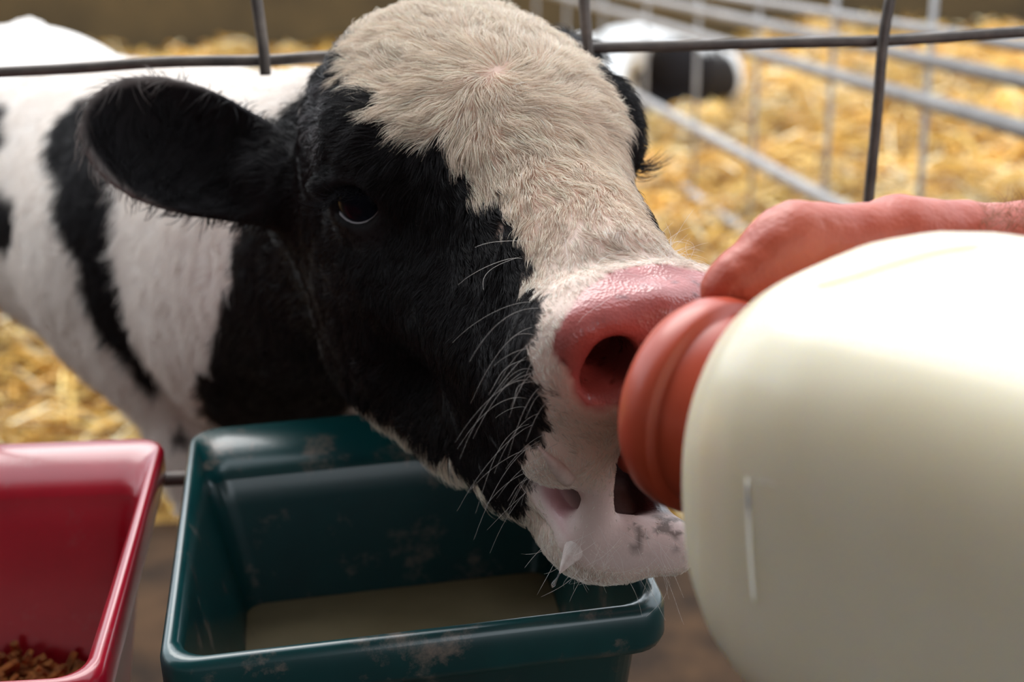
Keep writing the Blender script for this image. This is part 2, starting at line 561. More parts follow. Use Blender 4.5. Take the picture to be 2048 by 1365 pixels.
def calf_field(p):
    """p: three arrays of world metres -> distance in metres"""
    d = [p[i] - HO[i] for i in range(3)]
    q = [sum(d[i] * HR[k, i] for i in range(3)) * np.float32(100) for k in range(3)]
    D = head_field(q) * np.float32(0.01)
    neck_lo = P(575, 610, 1.03)
    D = smin(D, sd_cone(p, HW(0, -0.8, -6.5), P(600, 420, 0.98), 0.058, 0.080), 0.03)
    D = smin(D, sd_cone(p, HW(0, -4.5, -6.0), neck_lo, 0.048, 0.10), 0.04)
    D = smin(D, sd_cone(p, P(600, 425, 0.98), P(420, 492, 1.18), 0.078, 0.132), 0.05)
    D = smin(D, sd_cone(p, P(420, 492, 1.18), P(60, 338, 1.62), 0.132, 0.146), 0.05)
    D = smin(D, sd_cone(p, P(60, 338, 1.62), P(-220, 335, 1.85), 0.146, 0.14), 0.05)
    D = smin(D, sd_cone(p, P(60, 65, 1.66), P(0, 170, 1.70), 0.018, 0.06), 0.03)
    # near shoulder, forearm, knee, shank
    knee = P(368, 915, 1.10)
    foot = np.array([knee[0] + 0.13, knee[1] + 0.05, 0.075])
    D = smin(D, sd_cone(p, P(335, 470, 1.10), P(322, 690, 1.11), 0.072, 0.040), 0.04)
    D = smin(D, sd_cone(p, P(322, 690, 1.11), knee, 0.040, 0.019), 0.03)
    D = smin(D, sd_cone(p, knee, foot, 0.020, 0.021), 0.02)
    D = smin(D, sd_cone(p, foot, foot + np.array([0.02, -0.02, -0.045]), 0.024, 0.030), 0.015)
    # other foreleg
    k2 = P(640, 1010, 1.10)
    f2 = np.array([k2[0], k2[1] + 0.02, 0.075])
    D = smin(D, sd_cone(p, P(610, 600, 1.10), k2, 0.075, 0.028), 0.04)
    D = smin(D, sd_cone(p, k2, f2, 0.026, 0.022), 0.02)
    D = smin(D, sd_cone(p, f2, f2 + np.array([0.02, -0.02, -0.045]), 0.024, 0.030), 0.015)
    # hind legs
    for hx, dd in ((-300, 1.80), (-190, 2.02)):
        h = P(hx, 560, dd)
        st = h + np.array([0.05, -0.04, -0.12]); hk = h + np.array([-0.05, 0.06, -0.24])
        ft = np.array([hk[0] + 0.02, hk[1] - 0.01, 0.075])
        D = smin(D, sd_cone(p, h, st, 0.09, 0.06), 0.04)
        D = smin(D, sd_cone(p, st, hk, 0.055, 0.03), 0.03)
        D = smin(D, sd_cone(p, hk, ft, 0.028, 0.022), 0.02)
        D = smin(D, sd_cone(p, ft, ft + np.array([0.03, -0.02, -0.045]), 0.024, 0.030), 0.015)
    # ears: a cupped leaf each
    for eb, et, ew, en, L, W in EARS:
        c = (eb + et) / 2
        ax = et - eb; ln = np.linalg.norm(ax); ax = ax / ln
        wd = ew - ax * (ew @ ax); wd /= np.linalg.norm(wd)
        nn = np.cross(ax, wd)
        if nn @ en < 0: nn = -nn
        dd = [p[i] - c[i] for i in range(3)]
        e = [sum(dd[i] * v[i] for i in range(3)) for v in (ax, wd, nn)]
        e[1] = e[1] / np.clip(0.96 + 0.42 * e[0] / ln, 0.6, 1.25)
        out = sd_ell(e, (0, 0, 0), (ln * 0.62, W, W * 0.62))
        cut = sd_ell(e, (0.008, 0, W * 0.36), (ln * 0.62, W * 0.98, W * 0.66))
        E = smax(out, -cut, 0.006)
        D = smin(D, E, 0.010)
        D = smin(D, sd_cone(p, eb - ax * 0.015, eb + ax * 0.02, 0.024, 0.017), 0.02)
    return D

EARS = [
    (P(605, 380, 0.765), P(206, 240, 0.745), CY + CX * 0.10, CZ * 0.9 - CY * 0.25, 0.12, 0.0345),
    (P(1095, 215, 0.775), P(1112, 92, 0.83), CX, CX * 0.6 - CZ * 0.3, 0.10, 0.028),
]

def axis_coords(lo, hi, f0, f1, fine, coarse):
    a = list(np.arange(f0, f1, fine))
    x = f0; s = fine
    left = []
    while x > lo:
        s = min(s * 1.12, coarse); x -= s; left.append(x)
    x = a[-1]; s = fine; right = []
    while x < hi:
        s = min(s * 1.12, coarse); x += s; right.append(x)
    return np.array(left[::-1] + a + right, np.float32)

def build_calf_surface(fine):
    hp = np.array([HW(l, u, n) for l in (-8, 8) for u in (-13, 7) for n in (-9, 19)])
    lo, hi = hp.min(0) - 0.004, hp.max(0) + 0.004
    lo[0] = min(lo[0], -0.235)
    xs = axis_coords(-1.30, 0.17, lo[0], hi[0], fine, 0.014)
    ys = axis_coords(0.38, 2.3, lo[1], hi[1], fine, 0.014)
    zs = axis_coords(-0.03, 1.12, lo[2], hi[2], fine, 0.014)
    D = np.empty((len(xs), len(ys), len(zs)), np.float32)
    for i0 in range(0, len(xs), 24):
        X, Y, Z = np.meshgrid(xs[i0:i0 + 24], ys, zs, indexing='ij')
        D[i0:i0 + 24] = calf_field((X, Y, Z))
    V, F = surface_nets(D, xs, ys, zs)
    return relax(V, F, 2, 0.45), F
# ---- coat
WHITE = np.array((0.85, 0.77, 0.69)); BLACK = np.array((0.011, 0.009, 0.010))
BODY_WHITE = np.array((0.90, 0.84, 0.79)); PINK = np.array((0.47, 0.145, 0.135)); MOUTH = np.array((0.05, 0.018, 0.018)); LIP = np.array((0.74, 0.60, 0.57))

def sstep(a, b, x):
    t = np.clip((x - a) / (b - a), 0, 1)
    return t * t * (3 - 2 * t)

def head_masks(q, wob):
    """q (m,3) head cm; returns white, pad (nose leather), lip skin, mouth"""
    l, u, n = q.T
    nearb = np.interp(n, [-12, -8, -6.1, -4.6, -2.5, -0.9, 0.3, 0.9, 1.8, 2.8, 3.5, 4.5, 5.7, 7.4, 8.7, 10, 11.2, 12.9, 14.8, 16],
                      [-3.5, -4.6, -5.5, -5.85, -5.8, -5.8, -6.05, -5.8, -5.3, -4.75, -4.3, -3.95, -3.5, -3.3, -3.1, -2.75, -3.2, -3.6, -4.2, -4.6])
    farb = np.interp(n, [-12, -3, 1.0, 1.6, 3.8, 5.3, 9, 11.2, 13, 15], [5.5, 5.5, 5.0, 5.2, 4.6, 3.9, 2.7, 2.4, 3.0, 4.5])
    dors = np.minimum(l - nearb, farb - l)
    dors = np.minimum(dors, np.where(n < 1.5, (u - 2.6 + 0.2 * np.abs(n)) * 1.2 + 0.6, u + 1.5))
    nb = np.interp(u, [-12, -11, -9.2, -8, -6, -4.5, -3, -1.6, -0.3, 0.7, 1.5], [9.5, 10.5, 12.4, 12.9, 14.4, 15.5, 16.0, 16.2, 15.9, 15.5, 14.6])
    muz = n - nb
    und = np.interp(n, [-8, -3, -1.2, 1.5, 5, 8, 12], [-14.5, -12.4, -11.1, -10.9, -10.7, -10.4, -10.0]) - u
    w = np.maximum(np.maximum(dors, muz), und) + wob
    w = np.minimum(w, np.linalg.norm(q - np.array((-5.6, 4.6, 0.2)), axis=1) - 0.40)
    al = np.abs(l)
    low = np.interp(al, [0, 1.3, 1.9, 2.5, 3.1, 3.6, 4.0, 4.6], [-3.8, -2.7, -1.4, -1.2, -1.1, -0.7, 0.2, 0.9])
    pad = np.minimum(n - (14.45 + 0.10 * al + 0.085 * al * al), u - low) + 0.25 * wob
    hole = np.minimum(sd_cone((al, u, n), (2.2, 0.35, 18.9), (1.7, -0.2, 15.0), 1.05, 0.75), sd_cone((al, u, n), (2.7, -0.8, 18.2), (2.5, -0.6, 15.8), 0.75, 0.45))
    pad = np.maximum(pad, 0.35 - hole)
    mouth = -sd_ell((l, u, n), (0, -7.9, 15.6), (2.9, 1.25, 4.6))
    lip = -sd_ell((l, u, n), (0, -8.0, 15.0), (3.3, 2.3, 4.4)) + 0.3 * wob
    web = lip_field((l, u, n))
    mouth = np.minimum(mouth, web - 0.30)
    lip = np.maximum(lip, np.minimum(0.12 - web, (u + 9.9) * 0.6))
    return w, pad, lip, mouth

def coat_colors(V):
    q = to_head(V)
    wob = (NZ(V, 130) - 0.5) * 1.1 + (NZ(V, 400) - 0.5) * 0.7
    w, pad, lip, mouth = head_masks(q, wob)
    # body: white with black patches that follow the surface under the photograph's patches
    on_head = (q[:, 2] > -9.5) & (np.abs(q[:, 0]) < 9) & (q[:, 1] > -13.5)
    m = sstep(-0.15, 0.25, w)
    body_b = np.full(len(V), 9.0)
    for path in BODY_PATCHES:
        pts = [(surf(px, py), r) for px, py, r in path]
        pts = [(p, r) for p, r in pts if p is not None]
        for (a, ra), (b, rb) in zip(pts, pts[1:]) if len(pts) > 1 else [(pts[0], (pts[0][0] + 1e-4, pts[0][1]))]:
            body_b = np.minimum(body_b, sd_cone(V.T.astype(np.float32), a, b, ra, rb))
    body_w = sstep(-0.004, 0.004, body_b + (NZ(V, 60) - 0.5) * 0.02)
    # ears and the back of the head are black
    for eb, et, ew, en, L, W in EARS:
        near = sd_cone(V.T.astype(np.float32), eb + (eb - et) * 0.05, et, 0.050, 0.06)
        body_w = np.minimum(body_w, sstep(-0.004, 0.008, near))
    m = np.where(on_head, m, body_w)
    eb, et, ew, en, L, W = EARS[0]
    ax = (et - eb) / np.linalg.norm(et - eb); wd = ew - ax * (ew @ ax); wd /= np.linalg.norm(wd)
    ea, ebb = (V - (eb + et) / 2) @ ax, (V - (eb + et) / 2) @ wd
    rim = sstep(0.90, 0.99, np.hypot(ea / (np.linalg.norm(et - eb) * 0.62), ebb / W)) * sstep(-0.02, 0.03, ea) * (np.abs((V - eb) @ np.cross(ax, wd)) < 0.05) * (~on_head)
    blend = sstep(-11.5, -7.5, q[:, 2])
    under = np.where(on_head[:, None], np.array((0.72, 0.50, 0.41)) + np.array((0.08, 0.14, 0.15)) * sstep(9, 13, q[:, 2])[:, None], BODY_WHITE)
    col = BLACK + (under - BLACK) * m[:, None]
    col = col + (np.array((0.20, 0.17, 0.16)) - col) * (rim * (m < 0.5))[:, None]  # light caught by the ear's fringe, painted as a grey edge
    mp = sstep(-0.12, 0.12, pad) * (q[:, 2] > 12)
    ml = sstep(-0.3, 0.3, lip) * (q[:, 2] > 9)
    mm = sstep(-0.35, 0.15, mouth) * (q[:, 2] > 6)
    spots = sstep(0.56, 0.64, NZ(V, 300)) * sstep(0.30, 0.10, sd_cone(q.T, LIPS[2], LIPS[3], 0.72, 0.65)) * sstep(-10.2, -9.8, q[:, 1])
    freck = sstep(0.80, 0.88, NZ(V, 700))
    padc = PINK * (0.85 + 0.3 * NZ(V, 220)[:, None]) * (1 - 0.5 * freck[:, None])
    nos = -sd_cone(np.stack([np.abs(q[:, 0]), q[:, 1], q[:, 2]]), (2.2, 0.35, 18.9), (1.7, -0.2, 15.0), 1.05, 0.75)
    padc = padc * (1 - 0.9 * sstep(-0.25, 0.15, nos) * sstep(17.9, 16.9, q[:, 2]))[:, None]  # nostril shade painted into the colour, darker deeper inside
    col = col + (LIP * (1 - 0.85 * spots[:, None]) - col) * (ml * 0.8)[:, None]
    col = col + (padc - col) * mp[:, None]
    mcol = MOUTH + (np.array((0.62, 0.34, 0.35)) - MOUTH) * sstep(-0.7, -1.5, q[:, 0])[:, None]
    col = col + (mcol - col) * mm[:, None]
    wet = np.maximum(mp, np.maximum(0.35 * ml, 0.8 * mm))
    fold = sstep(13.0, 13.4, q[:, 2]) * sstep(1.2, 2.0, q[:, 1]) * (1 - mp)
    bare = np.maximum(np.maximum(np.maximum(mp, mm), ml * 0.28), fold * 0.25)
    return col, m, wet, bare, q

# patches: centre line in the photograph's pixels, half-width in metres at each point
BODY_PATCHES = [
    [(660, 620, 0.085), (600, 660, 0.070), (560, 760, 0.050), (540, 850, 0.055)],
    [(640, 480, 0.075), (560, 520, 0.055), (520, 620, 0.035), (500, 760, 0.035)],
    [(148, 230, 0.028), (152, 330, 0.029), (180, 470, 0.029), (212, 600, 0.025), (258, 700, 0.018), (308, 780, 0.006)],
    [(-20, 250, 0.028), (-5, 290, 0.016)],
    [(-30, 440, 0.030), (30, 442, 0.016)],
    [(362, 850, 0.004), (366, 880, 0.004)],
    [(-300, 200, 0.12), (-260, 380, 0.10)],
]

def fur_dir(V, N, q):
    W = HW(-0.9, 5.6, 3.0)
    g = V - W
    back = sstep(-8, -14, q[:, 2])[:, None]
    down = np.array([-0.35, 0.35, -0.85])
    dw = np.linalg.norm(g, axis=1)[:, None]
    g = g / (dw + 1e-6) + H_N * 1.7 * np.exp(-(dw / 0.016) ** 2)
    g = g * (1 - back) + down * back
    t = g - N * (g * N).sum(1)[:, None]
    return t / (np.linalg.norm(t, axis=1)[:, None] + 1e-6)

def grow(V, F, N, col, mask_w, length, bare, count, sel, seed, clump=0.006, k=5):
    """roots scattered on the quads of sel, hairs combed along the coat"""
    rng = np.random.default_rng(seed)
    Fs = F[sel]
    A = 0.5 * np.linalg.norm(np.cross(V[Fs[:, 2]] - V[Fs[:, 0]], V[Fs[:, 3]] - V[Fs[:, 1]]), axis=1)
    pick = rng.choice(len(Fs), count, p=A / A.sum())
    a, b = rng.random(count), rng.random(count)
    w = np.stack([(1 - a) * (1 - b), a * (1 - b), a * b, (1 - a) * b], 1)
    f = Fs[pick]
    ip = lambda X: sum((X[f[:, i]] * (w[:, i, None] if X.ndim > 1 else w[:, i]) for i in range(4)))
    R, n, c, mw, L, ba = ip(V), ip(N), ip(col), ip(mask_w), ip(length), ip(bare)
    keep = (ba < 0.35) & (rng.random(count) > ba)
    R, n, c, mw, L = R[keep], n[keep], c[keep], mw[keep], L[keep]
    n /= np.linalg.norm(n, axis=1)[:, None] + 1e-9
    q = to_head(R)
    t = fur_dir(R, n, q)
    m = len(R)
    s = np.cross(n, t)
    # locks: neighbours lean the same way
    turn = (NZ(R, 140) - 0.5) * 1.5 + (NZ(R + 3.1, 45) - 0.5) * 1.1 + rng.normal(0, 0.16, m)
    dw = np.linalg.norm(R - HW(-0.9, 5.6, 3.0), axis=1)
    turn = turn + 1.2 * np.exp(-(dw / 0.022) ** 2) + rng.normal(0, 1, m) * 0.35 * np.exp(-(dw / 0.015) ** 2)
    lift = 0.30 + 0.5 * (NZ(R + 7.7, 170) - 0.3) + rng.normal(0, 0.10, m)
    lift = np.clip(lift, 0.06, 1.0)
    d = t * np.cos(turn)[:, None] + s * np.sin(turn)[:, None]
    L = L * (0.65 + 0.6 * rng.random(m))
    u = np.linspace(0, 1, k)[None, :, None]
    bend = (NZ(R + 1.3, 190) - 0.5) * 1.0 + rng.normal(0, 0.15, m)
    Ln = L[:, None, None]
    pts = R[:, None] - n[:, None] * 0.0004 + d[:, None] * (u * Ln) + n[:, None] * (np.sin(u * 1.9) * Ln * lift[:, None, None] * 0.62) \
        + s[:, None] * (u * u * Ln * bend[:, None, None] * 0.55)
    # gather tips into locks
    kd = __import__('mathutils').kdtree.KDTree(max(8, m // 26))
    seeds = rng.choice(m, max(8, m // 26), replace=False)
    for i, sd in enumerate(seeds): kd.insert(R[sd], i)
    kd.balance()
    own = np.fromiter((seeds[kd.find(x)[1]] for x in R), int, m)
    dist = np.linalg.norm(R - R[own], axis=1)
    wgt = np.clip(1 - dist / clump, 0, 1) * 0.62
    pts = pts + (pts[own] - pts) * (wgt[:, None, None] * u ** 1.6)
    return pts, c, mw, L, R

def fur_material():
    m, nt, b = mat_new('calf_fur')
    at = node(nt, 'ShaderNodeAttribute', attribute_name='tint', attribute_type='GEOMETRY')
    nt.links.new(at.outputs['Color'], b.inputs['Base Color'])
    b.inputs['Roughness'].default_value = 0.42
    b.inputs['Specular IOR Level'].default_value = 0.24
    tr = node(nt, 'ShaderNodeBsdfTranslucent')
    nt.links.new(at.outputs['Color'], tr.inputs['Color'])
    ms = node(nt, 'ShaderNodeMixShader')
    ms.inputs[0].default_value = 0.25
    nt.links.new(b.outputs[0], ms.inputs[1]); nt.links.new(tr.outputs[0], ms.inputs[2])
    nt.links.new(ms.outputs[0], nt.nodes['Material Output'].inputs['Surface'])
    return m

def hide_material():
    m, nt, b = mat_new('calf_hide')
    at = node(nt, 'ShaderNodeAttribute', attribute_name='coat')
    wt = node(nt, 'ShaderNodeAttribute', attribute_name='wet')
    nt.links.new(at.outputs['Color'], b.inputs['Base Color'])
    mr = node(nt, 'ShaderNodeMapRange')
    mr.inputs['To Min'].default_value = 0.75; mr.inputs['To Max'].default_value = 0.20
    nt.links.new(wt.outputs['Fac'], mr.inputs['Value'])
    nt.links.new(mr.outputs['Result'], b.inputs['Roughness'])
    sp = node(nt, 'ShaderNodeMapRange')
    sp.inputs['To Min'].default_value = 0.15; sp.inputs['To Max'].default_value = 0.65
    nt.links.new(wt.outputs['Fac'], sp.inputs['Value'])
    nt.links.new(sp.outputs['Result'], b.inputs['Specular IOR Level'])
    tc = node(nt, 'ShaderNodeTexCoord')
    vo = node(nt, 'ShaderNodeTexVoronoi'); vo.inputs['Scale'].default_value = 760
    nz = node(nt, 'ShaderNodeTexNoise'); nz.inputs['Scale'].default_value = 260; nz.inputs['Detail'].default_value = 3
    nt.links.new(tc.outputs['Object'], vo.inputs['Vector']); nt.links.new(tc.outputs['Object'], nz.inputs['Vector'])
    mul = node(nt, 'ShaderNodeMath', operation='MULTIPLY_ADD'); mul.inputs[2].default_value = 0.0
    ad = node(nt, 'ShaderNodeMath', operation='ADD')
    nt.links.new(vo.outputs['Distance'], ad.inputs[0]); nt.links.new(nz.outputs['Fac'], ad.inputs[1])
    nt.links.new(ad.outputs[0], mul.inputs[0]); nt.links.new(wt.outputs['Fac'], mul.inputs[1])
    bump(nt, b, mul.outputs[0], 0.22, 0.0008)
    b.inputs['Subsurface Weight'].default_value = 0.0
    return m

from mathutils.bvhtree import BVHTree
CALF_V, CALF_F = build_calf_surface(FINE)
_bvh = BVHTree.FromPolygons([Vector(v) for v in CALF_V], [tuple(map(int, f)) for f in CALF_F])
def surf(px, py):
    h = _bvh.ray_cast(Vector(C0), Vector(P(px, py, 1.0) - C0).normalized())
    return None if h[0] is None else np.array(h[0])

calf = empty('calf', (-0.3, 1.2, 0.0))
tag(calf, 'black and white calf with a white blaze sucking on the bottle through the wire fence', 'calf')
CN = vnormals(CALF_V, CALF_F)
ccol, cwhite, cwet, cbare, cq = coat_colors(CALF_V)
body = mesh_np('body', CALF_V, CALF_F, hide_material(), calf)
color_attr(body, ccol)
wa = body.data.attributes.new('wet', 'FLOAT', 'POINT')
wa.data.foreach_set('value', cwet.astype(np.float32))

def fur_length(q):
    l, u, n = q.T
    L = np.interp(n, [-12, -8, 0, 4, 7, 10, 13, 15.5, 18], [11, 11, 11, 11, 8, 5.5, 3.4, 1.8, 1.4])
    side = sstep(3.0, -1.0, u)
    L = L * (1 - 0.45 * side * (n < 9))
    L = np.where((u < -10.2) & (n < 11), L * 1.9, L)
    near_eye = np.linalg.norm(np.stack([np.abs(l), u, n], 1) - (EYE_C + EYE_G * 1.9), axis=1)
    L = L * sstep(1.0, 3.2, near_eye) + 1.2
    return L * 0.001
clen = fur_length(cq) * (1 - 1.5 * np.minimum(cwet, 0.4))
fmat = fur_material()
fc = CALF_V[CALF_F].mean(1)
fq = to_head(fc)
face_cam = (CN[CALF_F[:, 0]] * (C0 - fc)).sum(1) > -0.25 * np.linalg.norm(C0 - fc, axis=1)
on_head_f = (fq[:, 2] > -9.5) & (np.abs(fq[:, 0]) < 9.5) & (fq[:, 1] > -14.5)
pts, hc, hw, hl, hr = grow(CALF_V, CALF_F, CN, ccol, cwhite, clen, cbare, N_FUR, on_head_f & face_cam, 11)
jit = np.random.default_rng(5).normal(0, 0.16, len(hc))[:, None]
warm = np.where(hw[:, None] > 0.5, np.array((1.0, 1.0, 1.0)), np.array((1.0, 0.95, 0.95)))
htint = np.clip(np.where(hw[:, None] > 0.5, WHITE * np.array((1.0, 0.935, 0.865)) ** (1 - sstep(10, 14, to_head(hr)[:, 2]))[:, None], BLACK * 1.1) * (1 + jit * np.where(hw[:, None] > 0.5, 1.0, 2.0)), 0.006, 0.92) * warm
rad = np.array([0.00010, 0.00010, 0.000085, 0.00006, 0.00002])
hq = to_head(hr)
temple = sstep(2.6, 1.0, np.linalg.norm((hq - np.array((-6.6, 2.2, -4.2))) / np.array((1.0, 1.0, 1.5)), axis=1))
rim_grey = (np.random.default_rng(6).random(len(hq)) < 0.45 * temple) & (hw < 0.5)
htint[rim_grey] = (0.30, 0.29, 0.30)  # mixed grey hair that also paints in rim light on the temple
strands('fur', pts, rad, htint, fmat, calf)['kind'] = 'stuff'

sel_b = ~on_head_f & (fc[:, 1] < 1.35) & (fc[:, 2] > 0.45) & face_cam
bl = np.full(len(CALF_V), 0.013)
pts, hc, hw, hl, hr = grow(CALF_V, CALF_F, CN, ccol, cwhite, bl, cbare, N_FUR // 4, sel_b, 12, clump=0.012, k=4)
htint = np.where(hw[:, None] > 0.5, BODY_WHITE, hc)
strands('fur', pts, np.array([0.00025, 0.00022, 0.00016, 0.00005]), htint, fmat, calf)['kind'] = 'stuff'

# ---- eyes: dark ball with a clear bulge, lashes, wet lower lid
def eye_material():
    m, nt, b = mat_new('calf_eye')
    at = node(nt, 'ShaderNodeAttribute', attribute_name='iris')
    nt.links.new(at.outputs['Color'], b.inputs['Base Color'])
    b.inputs['Roughness'].default_value = 0.22
    b.inputs['Specular IOR Level'].default_value = 0.06
    b.inputs['Coat Weight'].default_value = 0.0
    b.inputs['Coat Roughness'].default_value = 0.02
    return m
emat = eye_material()
wet_mat, _nt, _b = mat_new('wet_lid')
_b.inputs['Base Color'].default_value = (0.36, 0.34, 0.36, 1); _b.inputs['Roughness'].default_value = 0.22
lash_pts, lash_r = [], []
def mir(v, s): return np.array((v[0] * s, v[1], v[2]))
rl = np.random.default_rng(21)
for s in (-1, 1):
    C = HW(*mir(EYE_C, s))
    G, T, B = (HR.T @ mir(v, s) for v in (EYE_G, EYE_T, EYE_B))
    vs, fs, cs = [], [], []
    nu, nv = 40, 24
    for j in range(nv + 1):
        th = math.pi * j / nv
        for i in range(nu):
            ph = 2 * math.pi * i / nu
            x, y, z = math.sin(th) * math.cos(ph), math.sin(th) * math.sin(ph), math.cos(th)
            r = EYE_R * 0.01 * (1 + 0.05 * max(0, z - 0.62) / 0.38)
            vs.append(C + (T * x + B * y + G * z) * r)
            e = math.hypot(x / 1.15, y)
            cs.append((0.004, 0.005, 0.009) if math.hypot(x / 1.5, y) < 0.36 else (0.010, 0.011, 0.018) if e < 0.62 else (0.030, 0.024, 0.022))
    for j in range(nv):
        for i in range(nu):
            fs.append((j * nu + i, (j + 1) * nu + i, (j + 1) * nu + (i + 1) % nu, j * nu + (i + 1) % nu))
    eye = mesh_obj('eye', vs, fs, emat, calf)
    color_attr(eye, np.array(cs), 'iris')
    arc = []
    for a in np.linspace(math.radians(205), math.radians(335), 16):
        x, y = 1.34 * math.cos(a) - 0.12, 0.93 * math.sin(a)
        z = math.sqrt(max(0.1, (EYE_R * 1.03) ** 2 - x * x - y * y))
        arc.append(C + 0.01 * (T * x + B * y + G * z))
    tv, tf = tube(arc, [0.0002] + [0.00090] * 14 + [0.0002], 8)
    mesh_obj('lower_lid', tv, tf, wet_mat, calf)
    for i in range(64):
        a = math.radians(rl.uniform(25, 172))
        x, y = 1.30 * math.cos(a), 0.92 * math.sin(a) + 0.05
        z = math.sqrt((EYE_R * 1.10) ** 2 - x * x - y * y)
        r0 = C + 0.01 * (T * x + B * y + G * z)
        ln = rl.uniform(0.011, 0.021)
        out = G * 0.9 + B * (-0.10 + rl.normal(0, 0.18)) + T * (0.55 * math.cos(a) + rl.normal(0, 0.15))
        out /= np.linalg.norm(out)
        w = np.linspace(0, 1, 6)[:, None]
        lash_pts.append(r0 + out * (w * ln) + (B * 0.45) * (w * w * ln) - B * (np.sin(w * 2.2) * ln * 0.22))
strands('eyelashes', np.array(lash_pts), np.array([0.00016, 0.00016, 0.00014, 0.00011, 0.00008, 0.00003]),
        np.tile((0.012, 0.011, 0.013), (len(lash_pts), 1)), fmat, calf)['kind'] = 'stuff'

# ---- whiskers
def whisker(root, dirv, ln, curl, up, rng):
    w = np.linspace(0, 1, 9)[:, None]
    dirv = dirv / np.linalg.norm(dirv)
    side = np.cross(dirv, up); side /= np.linalg.norm(side) + 1e-9
    wav = rng.normal(0, 0.16)
    return root + dirv * (w * ln) - up * (w ** 2 * ln * curl) + side * (np.sin(w * rng.uniform(2, 5)) * ln * wav)
wh = []; side_n = 0
rw = np.random.default_rng(33)
dn = CY
for i in range(34):                                     # side of the muzzle, hanging back over the cheek
    p = surf(rw.uniform(1050, 1115), rw.uniform(600, 1000))
    if p is None: continue
    wh.append(whisker(p, -CX * rw.uniform(0.6, 1.2) + CY * rw.uniform(-0.5, 0.35) + CZ * rw.uniform(-0.1, 0.6), rw.uniform(0.010, 0.032), rw.uniform(0.3, 1.25), dn, rw))
side_n = len(wh)
for i in range(40):                                     # top of the nose
    p = surf(rw.uniform(1300, 1390), rw.uniform(495, 535))
    if p is None: continue
    wh.append(whisker(p, CX * rw.uniform(-0.2, 1.0) + CY * rw.uniform(0.2, 1.0) + CZ * rw.uniform(-0.2, 0.3), rw.uniform(0.010, 0.024), rw.uniform(0.1, 0.9), dn, rw))
for i in range(60):                                     # chin
    p = surf(rw.uniform(1110, 1340), rw.uniform(1050, 1140))
    if p is None: continue
    wh.append(whisker(p, -CX * rw.uniform(-0.7, 1.0) - CY * rw.uniform(0.5, 1.0) + CZ * rw.uniform(-0.2, 0.4), rw.uniform(0.012, 0.026), rw.uniform(-0.4, 0.3), dn, rw))
for i in range(16):                                     # scattered long hairs on the bridge
    p = surf(rw.uniform(1040, 1260), rw.uniform(420, 560))
    if p is None: continue
    wh.append(whisker(p, CX * rw.uniform(-1, 1) - CY * rw.uniform(-0.2, 0.8) + CZ * 0.5, rw.uniform(0.015, 0.03), rw.uniform(0, 0.5), dn, rw))
strands('whiskers', np.array(wh), np.array([6, 6, 6, 6, 5.5, 5, 4.5, 3.5, 2]) * 1e-5, np.array([(0.46, 0.44, 0.42)] * side_n + [(0.82, 0.78, 0.74)] * (len(wh) - side_n)), fmat, calf)['kind'] = 'stuff'

# ---- wet tufts at the mouth and the drop that hangs from one
tuft_mat = simple_mat('wet_white_hair', (0.80, 0.72, 0.68), (0.66, 0.54, 0.50), 260, 0.5, 0.35, 0.65, bump_s=0.4, bump_d=0.001)
for pix, rr in (([(1186, 1066, 0.592), (1158, 1090, 0.588), (1136, 1120, 0.585), (1119, 1148, 0.583)], [0.0075, 0.0060, 0.0028, 0.0003]),
                ([(1136, 958, 0.566), (1114, 936, 0.558), (1095, 915, 0.553), (1076, 894, 0.550)], [0.0034, 0.0028, 0.0016, 0.0002])):
    sp = spline([P(*a_) for a_ in pix], 14)
    v, f = tube(sp, np.interp(np.linspace(0, 1, 14), [0, 0.33, 0.66, 1], rr), 14)
    mesh_obj('wet_tuft', v, f, tuft_mat, calf)
gl, nt, b = mat_new('clear_drop')
b.inputs['Transmission Weight'].default_value = 0.9; b.inputs['Roughness'].default_value = 0.02; b.inputs['IOR'].default_value = 1.33
dp = spline([P(1119, 1147, 0.583), P(1114, 1158, 0.583), P(1108, 1167, 0.583), P(1105, 1176, 0.583)], 12)
v, f = tube(dp, np.interp(np.linspace(0, 1, 12), [0, 0.3, 0.55, 0.8, 1], [0.00035, 0.0003, 0.0007, 0.00095, 0.0003]), 10)
mesh_obj('milk_drip', v, f, gl, calf)
# ================================================================== wire fence the calf reaches through
FY = 0.80
wire_mat = simple_mat('rusty_wire', (0.10, 0.085, 0.078), (0.18, 0.15, 0.13), 60, 0.55, 0.4, 0.7, metal=0.4)
fence = empty('wire_fence', (0.0, FY, 0.0))
tag(fence, 'dark steel wire panel fence with wide square openings behind the calf head', 'fence')
def wire(name, pix, r, parent, mat, y=FY, n=24):
    pts = [on_y(px, py, y) for px, py in pix]
    sp = spline(pts, n) if len(pts) > 2 else np.array(pts)
    v, f = tube(sp, r, 10)
    return mesh_obj(name, v, f, mat, parent)
wire('wire', [(-2600, 255), (-1300, 200), (-500, 166), (-100, 149), (0, 144), (160, 136), (330, 124), (530, 121), (640, 114), (900, 104), (1180, 96), (1400, 90), (1650, 84), (1760, 82), (1900, 74), (2048, 64), (2500, 44), (3400, 6), (4400, -36)], 0.0031, fence, wire_mat, n=60)
wire('wire', [(-2600, -380), (4400, -590)], 0.0031, fence, wire_mat)
YV = FY - 0.0060
wire('wire', [(455, -470), (500, -80), (513, 0), (527, 100), (531, 150)], 0.0031, fence, wire_mat, YV)
wire('wire', [(1150, -500), (1165, -60), (1168, 0), (1175, 90), (1179, 168)], 0.0031, fence, wire_mat, YV)
